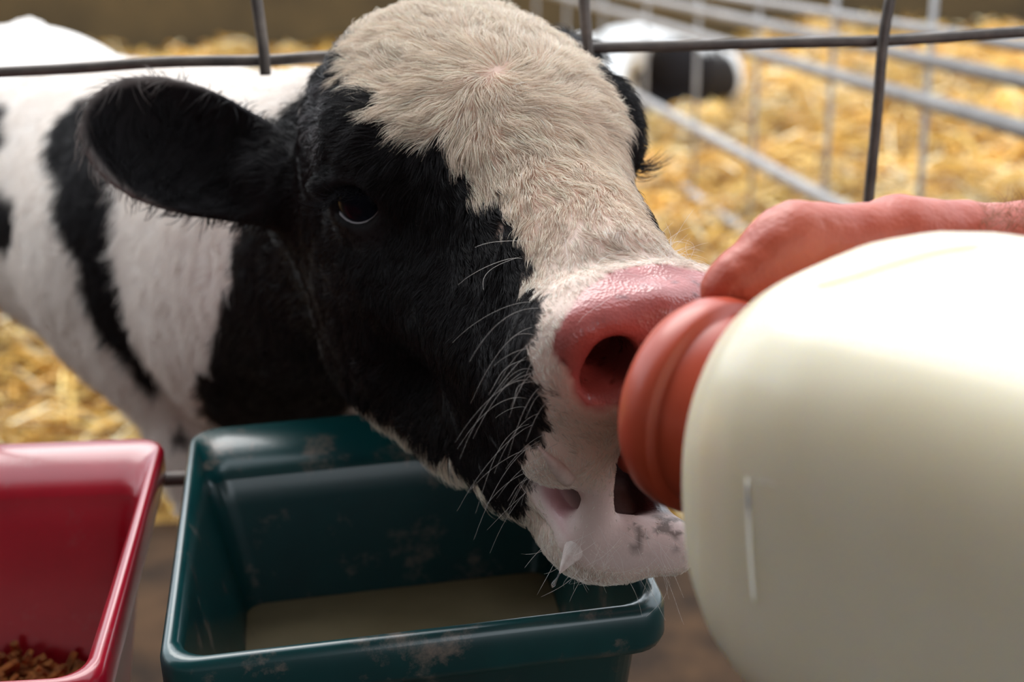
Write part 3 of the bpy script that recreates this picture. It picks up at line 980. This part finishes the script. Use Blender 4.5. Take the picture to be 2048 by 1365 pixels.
wire('wire', [(1840, -510), (1790, -60), (1780, 0), (1766, 84), (1752, 250), (1737, 400), (1722, 560), (1690, 900), (1672, 1050), (1560, 2000), (1480, 2700)], 0.0031, fence, wire_mat, YV, 40)
wire('wire', [(-160, -470), (-120, -60), (-105, 0), (-80, 150), (-40, 600), (-10, 1005), (90, 2000), (160, 2700)], 0.0031, fence, wire_mat, YV, 40)
wire('wire', [(2460, -520), (2400, 0), (2385, 100), (2330, 560), (2290, 1020), (2120, 2000), (2000, 2700)], 0.0031, fence, wire_mat, YV, 40)
wire('wire', [(-2600, 1090), (0, 972), (350, 958), (1000, 930), (1700, 902), (4400, 790)], 0.0045, fence, wire_mat, n=40)

# ---- pale tube divider that runs back through the pen
tube_mat = simple_mat('galvanised_tube', (0.27, 0.255, 0.25), (0.37, 0.35, 0.34), 12, 0.5, 0.35, 0.65, metal=0.25)
DIV = np.array((-0.118, 0.993, 0)); DIV /= np.linalg.norm(DIV)
div = empty('pen_divider', (1.0, 2.0, 0.0))
tag(div, 'pale galvanised tube divider running back through the straw pen', 'fence')
D0 = np.array((1.02, 0.0, 0))
def div_pt(t, z): return D0 + DIV * t + np.array((0, 0, z))
for z, r in ((0.785, 0.010), (0.735, 0.013), (0.665, 0.015), (0.405, 0.016), (0.215, 0.016)):
    v, f = tube([div_pt(1.15, z), div_pt(9.0, z)], r, 10)
    mesh_obj('rail', v, f, tube_mat, div)
for t in (1.2, 2.1, 2.55, 3.05, 3.6, 4.2, 4.9, 5.7, 6.6, 7.6, 8.9):
    v, f = tube([div_pt(t, 0.02) , div_pt(t, 0.95)], 0.006 if t != 2.1 else 0.012, 8)
    mesh_obj('upright', v, f, tube_mat, div)
for px in (-1950, -1330, -720, 2990, 3600, 4220):
    x_ = on_y(px, 130, YV)[0]
    v, f = tube([np.array((x_, YV, 0.0)), np.array((x_, YV, 1.10))], 0.0031, 10)
    mesh_obj('wire', v, f, wire_mat, fence)
# ================================================================== feed bins
def rrect(x0, x1, y0, y1, r, k=7):
    out = []
    for cx, cy, a0 in ((x1 - r, y1 - r, 0), (x0 + r, y1 - r, 90), (x0 + r, y0 + r, 180), (x1 - r, y0 + r, 270)):
        for i in range(k):
            a = math.radians(a0 + 90 * i / (k - 1))
            out.append((cx + r * math.cos(a), cy + r * math.sin(a)))
    return out

def loft(rings, close_first=True, close_last=True):
    n = len(rings[0]); V = [p for r in rings for p in r]; F = []
    for i in range(len(rings) - 1):
        for k in range(n):
            k2 = (k + 1) % n
            F.append((i * n + k, i * n + k2, (i + 1) * n + k2, (i + 1) * n + k))
    if close_first: F.append(tuple(range(n - 1, -1, -1)))
    if close_last: F.append(tuple((len(rings) - 1) * n + k for k in range(n)))
    return V, F

def plastic(name, c1, c2, dirt):
    m, nt, b = mat_new(name)
    base, h, _ = noise_mix(nt, c1, c2, 14, 0.35, 0.65)
    col, _, k = noise_mix(nt, base, dirt, 38, 0.56, 0.70, 6, 0.7)
    nt.links.new(col, b.inputs['Base Color'])
    b.inputs['Roughness'].default_value = 0.28
    b.inputs['Coat Weight'].default_value = 0.35
    b.inputs['Coat Roughness'].default_value = 0.15
    bump(nt, b, h, 0.1, 0.002)
    return m

def bin_frame(FL, FR, BL):
    ex = (FR - FL); W = np.linalg.norm(ex); ex = ex / W
    ey = BL - FL; ey = ey - ex * (ey @ ex); D = np.linalg.norm(ey); ey = ey / D
    ez = np.cross(ex, ey)
    return FL, ex, ey, ez, W, D

def bin_obj(name, frame, mat, label, cat_group, depth=0.17):
    O, ex, ey, ez, W, D = frame
    def ring(ins, z, back=0.0, r=0.015, drop=0.0):
        y1 = D - ins - back
        return [O + ex * x + ey * y + ez * (z - drop * min(1, max(0, (y - y1 + 0.03) / 0.022))) for x, y in rrect(ins, W - ins, ins, y1, max(0.004, r - ins * 0.2))]
    root = empty(name, tuple(O + ex * W / 2 + ey * D / 2 - ez * depth))
    tag(root, label, 'feed bin', cat_group)
    rings = [ring(0.034, -depth), ring(0.030, -depth + 0.004), ring(0.0105, -0.026), ring(0.0065, -0.024)]
    inner = [ring(0.0090, -0.006, 0.030, drop=0.010), ring(0.0125, -0.030, 0.031), ring(0.034, -depth + 0.012, 0.018), ring(0.040, -depth + 0.007, 0.018)]
    rim = [ring(0.0065, -0.024), ring(0.0012, -0.022), ring(-0.0003, -0.018), ring(-0.0003, -0.004), ring(0.0010, -0.0010), ring(0.0030, 0.0),
           ring(0.0055, -0.0004, 0.010, drop=0.003), ring(0.0080, -0.0020, 0.028, drop=0.009), ring(0.0090, -0.006, 0.030, drop=0.010)]
    v, f = loft(rings, True, False); n0 = len(v)
    v2, f2 = loft(inner, False, True)
    mesh_obj('tub', v + v2, f + [tuple(i + n0 for i in q) for q in f2], mat, root)
    v, f = loft(rim, False, False)
    mesh_obj('rim', v, f, mat, root)
    # two hooks over the wire rail behind
    for fx in (0.22, 0.78):
        p = O + ex * W * fx + ey * D
        pts = [p - ez * 0.008, p - ez * 0.004 + ey * 0.012]
        rz = on_y(350, 958, FY)[2] + 0.009
        pts = [p - ez * 0.014 - ey * 0.002, np.array((p[0], p[1] + 0.012, rz - 0.004)), np.array((p[0], FY - 0.006, rz)), np.array((p[0], FY + 0.006, rz - 0.002)), np.array((p[0], FY + 0.010, rz - 0.03))]
        v, f = tube(spline(pts, 14), 0.0035, 8)
        mesh_obj('hook', v, f, wire_mat, root)
    return root, ring

teal = plastic('teal_plastic', (0.0010, 0.030, 0.034), (0.0022, 0.048, 0.050), (0.16, 0.13, 0.11))
crimson = plastic('red_plastic', (0.29, 0.003, 0.015), (0.37, 0.006, 0.022), (0.30, 0.04, 0.05))
ZF, ZB = CAM_H - 0.285, CAM_H - 0.268
gf = bin_frame(on_z(313, 1336, ZF), on_z(1342, 1212, ZF + 0.012), on_z(393, 857, ZB))
green_bin, gring = bin_obj('feed_bin', gf, teal, 'teal plastic feed bin holding milky slops below the calf chin', 'feed bins hung on the wire fence')
O, ex, ey, ez, W, D = gf
FRr, BRr = on_z(200, 1366, ZF), on_z(332, 872, ZB)
exr = np.cross(BRr - FRr, (0, 0, 1.0)); exr /= np.linalg.norm(exr)
rf = bin_frame(FRr - exr * W, FRr, BRr - exr * W)
red_bin, rring = bin_obj('feed_bin', rf, crimson, 'red plastic feed bin with brown feed left in its bottom', 'feed bins hung on the wire fence')
# slops in the green bin
slop, nt, b = mat_new('milky_slops')
col, h, _ = noise_mix(nt, (0.17, 0.135, 0.075), (0.11, 0.085, 0.045), 18, 0.35, 0.7)
col2, _, _ = noise_mix(nt, col, (0.05, 0.035, 0.025), 60, 0.70, 0.76)
nt.links.new(col2, b.inputs['Base Color'])
b.inputs['Roughness'].default_value = 0.30
zl = -0.088
t_in = (0.0125 + (0.034 - 0.0125) * ((-zl - 0.030) / (0.17 - 0.012 - 0.030)))
r1 = [p for p in gring(t_in + 0.0006, zl, 0.0255)]
r0 = [p for p in gring(t_in + 0.004, zl - 0.012, 0.0250)]
v, f = loft([r0, r1])
tag(mesh_obj('milk', v, f, slop, None, False), 'murky pale milk slops lying in the teal feed bin', 'milk', kind='stuff')
# pellets in the red bin
rp = np.random.default_rng(8)
Or, exr, eyr, ezr, Wr, Dr = rf
pv, pf = [], []
for i in range(1500):
    x = rp.uniform(0.045, Wr - 0.042); y = rp.uniform(0.045, Dr - 0.055)
    hgt = -0.155 + 0.034 + 0.030 * NZ(np.array([[x, y, 0.3]]), 22)[0] * rp.random() ** 0.4
    c = Or + exr * x + eyr * y + ezr * hgt
    a = rp.normal(size=3); a /= np.linalg.norm(a); L = rp.uniform(0.003, 0.007)
    vv, ff = tube([c - a * L, c + a * L], rp.uniform(0.0015, 0.0028), 5)
    k = len(pv); pv += vv; pf += [tuple(q + k for q in t) for t in ff]
k = len(pv)
vv, ff = loft([rring(0.0385, -0.160, 0.018), rring(0.0370, -0.120, 0.020)])
pv += vv; pf += [tuple(q + k for q in t) for t in ff]
feed_mat = simple_mat('feed', (0.16, 0.055, 0.012), (0.36, 0.14, 0.03), 160, 0.9, 0.4, 0.6)
tag(mesh_obj('feed', pv, pf, feed_mat, None, False), 'crumbly brown feed in the bottom of the red bin', 'feed', kind='stuff')
# ================================================================== feeding bottle with its red rubber teat
A0 = P(1458, 825.6, 0.4693)
AX = _cam((0.6797, -0.2435, 0.692)); AX /= np.linalg.norm(AX)          # from the teat to the bottle's base
BU = CY - AX * (CY @ AX); BU /= np.linalg.norm(BU)
BS = np.cross(AX, BU)
ROLL = -0.31
def bpt(t, x, y):
    c, s = math.cos(ROLL), math.sin(ROLL)
    return A0 + AX * t + BS * (x * c - y * s) + BU * (x * s + y * c)

def squircle(t, hw, e, n=72):
    out = []
    for i in range(n):
        a = 2 * math.pi * i / n
        c, s = math.cos(a), math.sin(a)
        out.append(bpt(t, hw * math.copysign(abs(c) ** (2 / e), c), hw * math.copysign(abs(s) ** (2 / e), s)))
    return out
bottle = empty('feeding_bottle', tuple(A0 + AX * 0.235))
tag(bottle, 'cream plastic calf feeding bottle with a red rubber teat held to the calf mouth', 'bottle')
prof = [(-0.004, 0.022, 2), (0.010, 0.0245, 2), (0.013, 0.028, 2.05), (0.016, 0.036, 2.2), (0.021, 0.0435, 2.4), (0.028, 0.0495, 2.7), (0.038, 0.0545, 3.0), (0.050, 0.0575, 3.3),
        (0.065, 0.059, 3.6), (0.090, 0.0595, 3.8), (0.20, 0.0595, 3.8), (0.222, 0.058, 3.6), (0.232, 0.053, 3.2), (0.235, 0.045, 3.0)]
# smooth the profile
tt = np.array([p[0] for p in prof]); ss = np.linspace(0, len(prof) - 1, 60)
prof2 = [(np.interp(s, range(len(prof)), tt), np.interp(s, range(len(prof)), [p[1] for p in prof]), np.interp(s, range(len(prof)), [p[2] for p in prof])) for s in ss]
prof2 = [(t * 1.023 if t > 0.01 else t, 0.0245 + (h - 0.0245) * 1.239 if h > 0.0245 else h, 2 + (e - 2) * 1.01) for t, h, e in prof2]
v, f = loft([squircle(*p) for p in prof2])
bm_, nt, b = mat_new('cream_plastic')
col, h, _ = noise_mix(nt, (0.76, 0.71, 0.575), (0.71, 0.64, 0.475), 9, 0.35, 0.7)
nt.links.new(col, b.inputs['Base Color'])
b.inputs['Roughness'].default_value = 0.26
b.inputs['Subsurface Weight'].default_value = 1.0
b.inputs['Subsurface Radius'].default_value = (1.0, 0.85, 0.5)
b.inputs['Subsurface Scale'].default_value = 0.03
bump(nt, b, h, 0.05, 0.003)
bt = mesh_obj('bottle_body', v, f, bm_, bottle)
# rubber cap and teat
rub, nt, b = mat_new('red_rubber')
col, h, _ = noise_mix(nt, (0.50, 0.078, 0.040), (0.42, 0.052, 0.022), 30, 0.35, 0.65)
nt.links.new(col, b.inputs['Base Color'])
b.inputs['Roughness'].default_value = 0.32
bump(nt, b, h, 0.08, 0.001)
def circ(t, r, n=64): return squircle(t, r, 2, n)
cp = [(0.0135, 0.0265), (0.0140, 0.0305), (0.0130, 0.0318), (-0.0020, 0.0322), (-0.0032, 0.0326), (-0.0038, 0.0352), (-0.0050, 0.0360), (-0.0100, 0.0362), (-0.0150, 0.0350), (-0.0190, 0.0322),
      (-0.0215, 0.0285), (-0.0230, 0.0235), (-0.0240, 0.0180), (-0.0255, 0.0150)]
v, f = loft([circ(*p) for p in cp], True, True)
cap = mesh_obj('rubber_cap', v, f, rub, bottle)
mouth_pt = HW(1.9, -7.9, 12.5)
c0 = A0 - AX * 0.022
pth = spline([c0 + AX * 0.004, c0 * 0.7 + mouth_pt * 0.3, c0 * 0.4 + mouth_pt * 0.6, mouth_pt], 22)
tr = np.interp(np.linspace(0, 1, 22), [0, 0.15, 0.5, 0.85, 0.95, 1], [0.0140, 0.0105, 0.0090, 0.0090, 0.0075, 0.0030])
v, f = tube(pth, tr, 20)
mesh_obj('teat', v, f, rub, bottle)

_bb = BVHTree.FromPolygons([Vector(x) for x in [vv.co for vv in bt.data.vertices]], [tuple(pl.vertices) for pl in bt.data.polygons])
def on_bottle(px, py, lift=0.0):
    h_ = _bb.ray_cast(Vector(C0), Vector(P(px, py, 1.0) - C0).normalized())
    return None if h_[0] is None else np.array(h_[0]) + np.array(h_[1]) * lift
def milky(name, c):
    m_, nt_, b_ = mat_new(name)
    b_.inputs['Base Color'].default_value = (*c, 1); b_.inputs['Roughness'].default_value = 0.4
    b_.inputs['Subsurface Weight'].default_value = 1.0; b_.inputs['Subsurface Radius'].default_value = (1.0, 0.85, 0.5); b_.inputs['Subsurface Scale'].default_value = 0.05
    return m_
pale = milky('scuffed_plastic', (0.97, 0.96, 0.92)); tan_ = milky('tan_seam', (0.70, 0.58, 0.42))  # seam line set a darker tan than the body
for mt, pix, r in ((pale, [(1496, 955), (1499, 1040), (1503, 1120), (1510, 1205)], 0.00045), 
                   (tan_, [(1632, 574), (1720, 548), (1810, 520), (1880, 502), (1960, 490)], 0.0010), (pale, [(1515, 962), (1550, 968)], 0.0005)):
    pts_ = [on_bottle(px, py, -r * 0.75) for px, py in pix]
    if any(p_ is None for p_ in pts_): continue
    v, f = tube(spline(pts_, 20) if len(pts_) > 2 else pts_, [r * 0.3] + [r] * (18 if len(pts_) > 2 else 0) + [r * 0.3], 8)
    mesh_obj('moulded_mark', v, f, mt, bt)
# ================================================================== the hand that holds the bottle
HAND = [  # chains of (pixel x, pixel y, depth, radius)
    [(1449, 582, 0.482, 0.0082), (1474, 562, 0.482, 0.0092), (1515, 535, 0.483, 0.0100), (1556, 500, 0.485, 0.0120), (1592, 478, 0.487, 0.0124), (1650, 478, 0.491, 0.0115), (1720, 479, 0.496, 0.0116), (1795, 474, 0.502, 0.0139), (1850, 479, 0.507, 0.0137), (1920, 484, 0.513, 0.0141), (2060, 508, 0.528, 0.0190), (2350, 560, 0.535, 0.027), (2900, 640, 0.530, 0.035), (3900, 760, 0.50, 0.042)],
    [(1800, 500, 0.508, 0.014), (1790, 610, 0.522, 0.014), (1770, 700, 0.524, 0.013)],
    [(1950, 530, 0.518, 0.016), (1900, 690, 0.530, 0.016), (1860, 790, 0.530, 0.013)],
    [(2060, 560, 0.530, 0.018), (1990, 790, 0.535, 0.015)],
]
FINGERS = [
    [(1740, 680, 0.524, 0.0110), (1660, 800, 0.522, 0.0100), (1612, 930, 0.512, 0.0090), (1620, 1040, 0.490, 0.0080)],
    [(1810, 730, 0.528, 0.0112), (1740, 880, 0.526, 0.0102), (1690, 1020, 0.512, 0.0092), (1705, 1120, 0.488, 0.0082)],
    [(1880, 770, 0.530, 0.0108), (1820, 920, 0.528, 0.0098), (1780, 1070, 0.512, 0.0088), (1795, 1170, 0.488, 0.0078)],
    [(1955, 790, 0.532, 0.0098), (1905, 940, 0.528, 0.0088), (1875, 1070, 0.512, 0.0080), (1890, 1150, 0.492, 0.0070)],
]
def hand_field(p):
    D = None
    for ch in HAND:
        for a, b in zip(ch, ch[1:]):
            d = sd_cone(p, P(*a[:3]), P(*b[:3]), a[3], b[3])
            D = d if D is None else smin(D, d, 0.004)
    Fg = None
    for ch in FINGERS:
        f = None
        for a, b in zip(ch, ch[1:]):
            d = sd_cone(p, P(*a[:3]), P(*b[:3]), a[3], b[3])
            f = d if f is None else smin(f, d, 0.003)
        D = smin(D, f, 0.0035)
    # the crease at the thumb joint and the skin folds at the wrist
    for (px, py, dd, px2, py2) in ((1648, 415, 0.476, 1668, 560), (1888, 380, 0.49, 1886, 520), (1925, 380, 0.49, 1926, 520), (1990, 380, 0.50, 1985, 500)):
        c = sd_cone(p, P(px, py, dd), P(px2, py2, dd - 0.004), 0.0014, 0.0011)
        D = smax(D, -c, 0.0018)
    return D
pp = np.array([P(*c[:3]) for ch in HAND + FINGERS for c in ch])
lo, hi = pp.min(0) - 0.04, pp.max(0) + 0.04
hx = axis_coords(lo[0], hi[0], P(1390, 600, 0.48)[0], P(2060, 600, 0.52)[0], 0.0013, 0.006)
hy = np.arange(lo[1], hi[1], 0.0021, dtype=np.float32); hz = np.arange(lo[2], hi[2], 0.0016, dtype=np.float32)
X, Y, Z = np.meshgrid(hx, hy, hz, indexing='ij')
V, F = surface_nets(hand_field((X, Y, Z)).astype(np.float32), hx, hy, hz)
V = relax(V, F, 3, 0.5)
V = V + vnormals(V, F) * ((NZ(V, 260) - 0.5) * 0.0006)[:, None]
skin, nt, b = mat_new('skin')
col, h, _ = noise_mix(nt, (0.55, 0.112, 0.062), (0.44, 0.070, 0.036), 55, 0.3, 0.7)
col, _, _ = noise_mix(nt, col, (0.58, 0.155, 0.095), 18, 0.45, 0.75)
nt.links.new(col, b.inputs['Base Color'])
b.inputs['Roughness'].default_value = 0.45
b.inputs['Subsurface Weight'].default_value = 0.25
b.inputs['Subsurface Radius'].default_value = (1.0, 0.35, 0.2)
b.inputs['Subsurface Scale'].default_value = 0.006
wv = node(nt, 'ShaderNodeTexVoronoi'); wv.inputs['Scale'].default_value = 520
tc = node(nt, 'ShaderNodeTexCoord'); nt.links.new(tc.outputs['Object'], wv.inputs['Vector'])
bump(nt, b, wv.outputs['Distance'], 0.22, 0.0008)
person = mesh_np('person', V, F, skin)
tag(person, 'bare reddened hand and wrist reaching over the bottle, thumb pressed on the rubber cap', 'person')
# thumb nail
N0, N1 = P(1452, 545, 0.478), P(1500, 503, 0.478)
ax = (N1 - N0) / np.linalg.norm(N1 - N0)
nrm = CY * 0.75 - CX * 0.45 - CZ * 0.35; nrm -= ax * (nrm @ ax); nrm /= np.linalg.norm(nrm)
sd = np.cross(ax, nrm)
vs, fs = [], []
cc = P(1497, 548, 0.4826)
for i in range(9):
    for j in range(9):
        a = (i / 8 - 0.5) * 2; bq = (j / 8 - 0.5) * 1.5
        hw = 0.0099
        vs.append(cc + ax * (a * 0.0050) + nrm * (hw * math.cos(bq) + 0.0007 * (1 - a * a)) + sd * (hw * 0.92 * math.sin(bq)))
for i in range(8):
    for j in range(8):
        fs.append((i * 9 + j, i * 9 + j + 1, (i + 1) * 9 + j + 1, (i + 1) * 9 + j))
nail = simple_mat('nail', (0.62, 0.27, 0.20), rough=0.3)
no = mesh_obj('thumbnail', vs, fs, nail, person)
md = no.modifiers.new('thick', 'SOLIDIFY'); md.thickness = 0.0006
ah = []
ra_ = np.random.default_rng(9)
bh = BVHTree.FromPolygons([Vector(x) for x in V], [tuple(map(int, x)) for x in F])
for i in range(420):
    px = ra_.uniform(1960, 2230); py = ra_.uniform(390, 470)
    h_ = bh.ray_cast(Vector(C0), Vector(P(px, py, 1) - C0).normalized())
    if h_[0] is None: continue
    d = CX * ra_.normal(0.2, 0.5) + CY * ra_.uniform(0.2, 1.0) + CZ * ra_.normal(0.1, 0.3)
    ah.append(whisker(np.array(h_[0]), d, ra_.uniform(0.004, 0.010), ra_.uniform(0, 0.6), CY, ra_))
strands('arm_hair', np.array(ah), np.array([5, 5, 5, 5, 4.5, 4, 3.5, 3, 2]) * 1e-5, np.tile((0.30, 0.16, 0.09), (len(ah), 1)), fmat, person)['kind'] = 'stuff'
# ================================================================== calf lying in the straw further back
def lying_field(p):
    D = sd_cone(p, P(1340, 142, 6.1), P(1410, 155, 6.5), 0.19, 0.17)
    D = smin(D, sd_cone(p, P(1300, 105, 6.0), P(1240, 95, 5.8), 0.12, 0.085), 0.06)
    hd = P(1222, 105, 5.75); ms = P(1222, 175, 5.62)
    D = smin(D, sd_cone(p, hd, ms, 0.085, 0.045), 0.05)
    for sx in (-1, 1):
        e0 = hd + np.array((0.07 * sx, 0.03, 0.05)); e1 = hd + np.array((0.17 * sx, 0.04, 0.03))
        D = smin(D, sd_ell(p, (e0 + e1) / 2, (0.075, 0.016, 0.032)), 0.02)
    for px, py in ((1290, 215), (1380, 225)):
        a = P(px, py, 6.0)
        D = smin(D, sd_cone(p, a, a + np.array((-0.16, -0.10, 0.0)), 0.055, 0.035), 0.05)
    return D
c = P(1330, 140, 6.1)
gx = np.arange(c[0] - 0.55, c[0] + 0.55, 0.014, dtype=np.float32); gy = np.arange(c[1] - 0.7, c[1] + 0.8, 0.014, dtype=np.float32); gz = np.arange(c[2] - 0.35, c[2] + 0.4, 0.014, dtype=np.float32)
X, Y, Z = np.meshgrid(gx, gy, gz, indexing='ij')
V, F = surface_nets(lying_field((X, Y, Z)).astype(np.float32), gx, gy, gz)
V = relax(V, F, 2, 0.5)
T = V.T.astype(np.float32)
blk = sd_cone(T, P(1345, 168, 5.92), P(1420, 168, 6.3), 0.175, 0.155)
blk = np.minimum(blk, sd_cone(T, P(1300, 75, 5.9), P(1320, 75, 5.9), 0.03, 0.02))
m = sstep(-0.008, 0.008, blk + (NZ(V, 14) - 0.5) * 0.05)
lie = empty('calf', tuple(c + np.array((0, 0, -0.2))))
tag(lie, 'blurred black and white calf lying in the straw far behind the wire', 'calf')
o2 = mesh_np('body', V, F, body.data.materials[0], lie)
color_attr(o2, BLACK + (np.array((0.80, 0.80, 0.80)) - BLACK) * m[:, None])
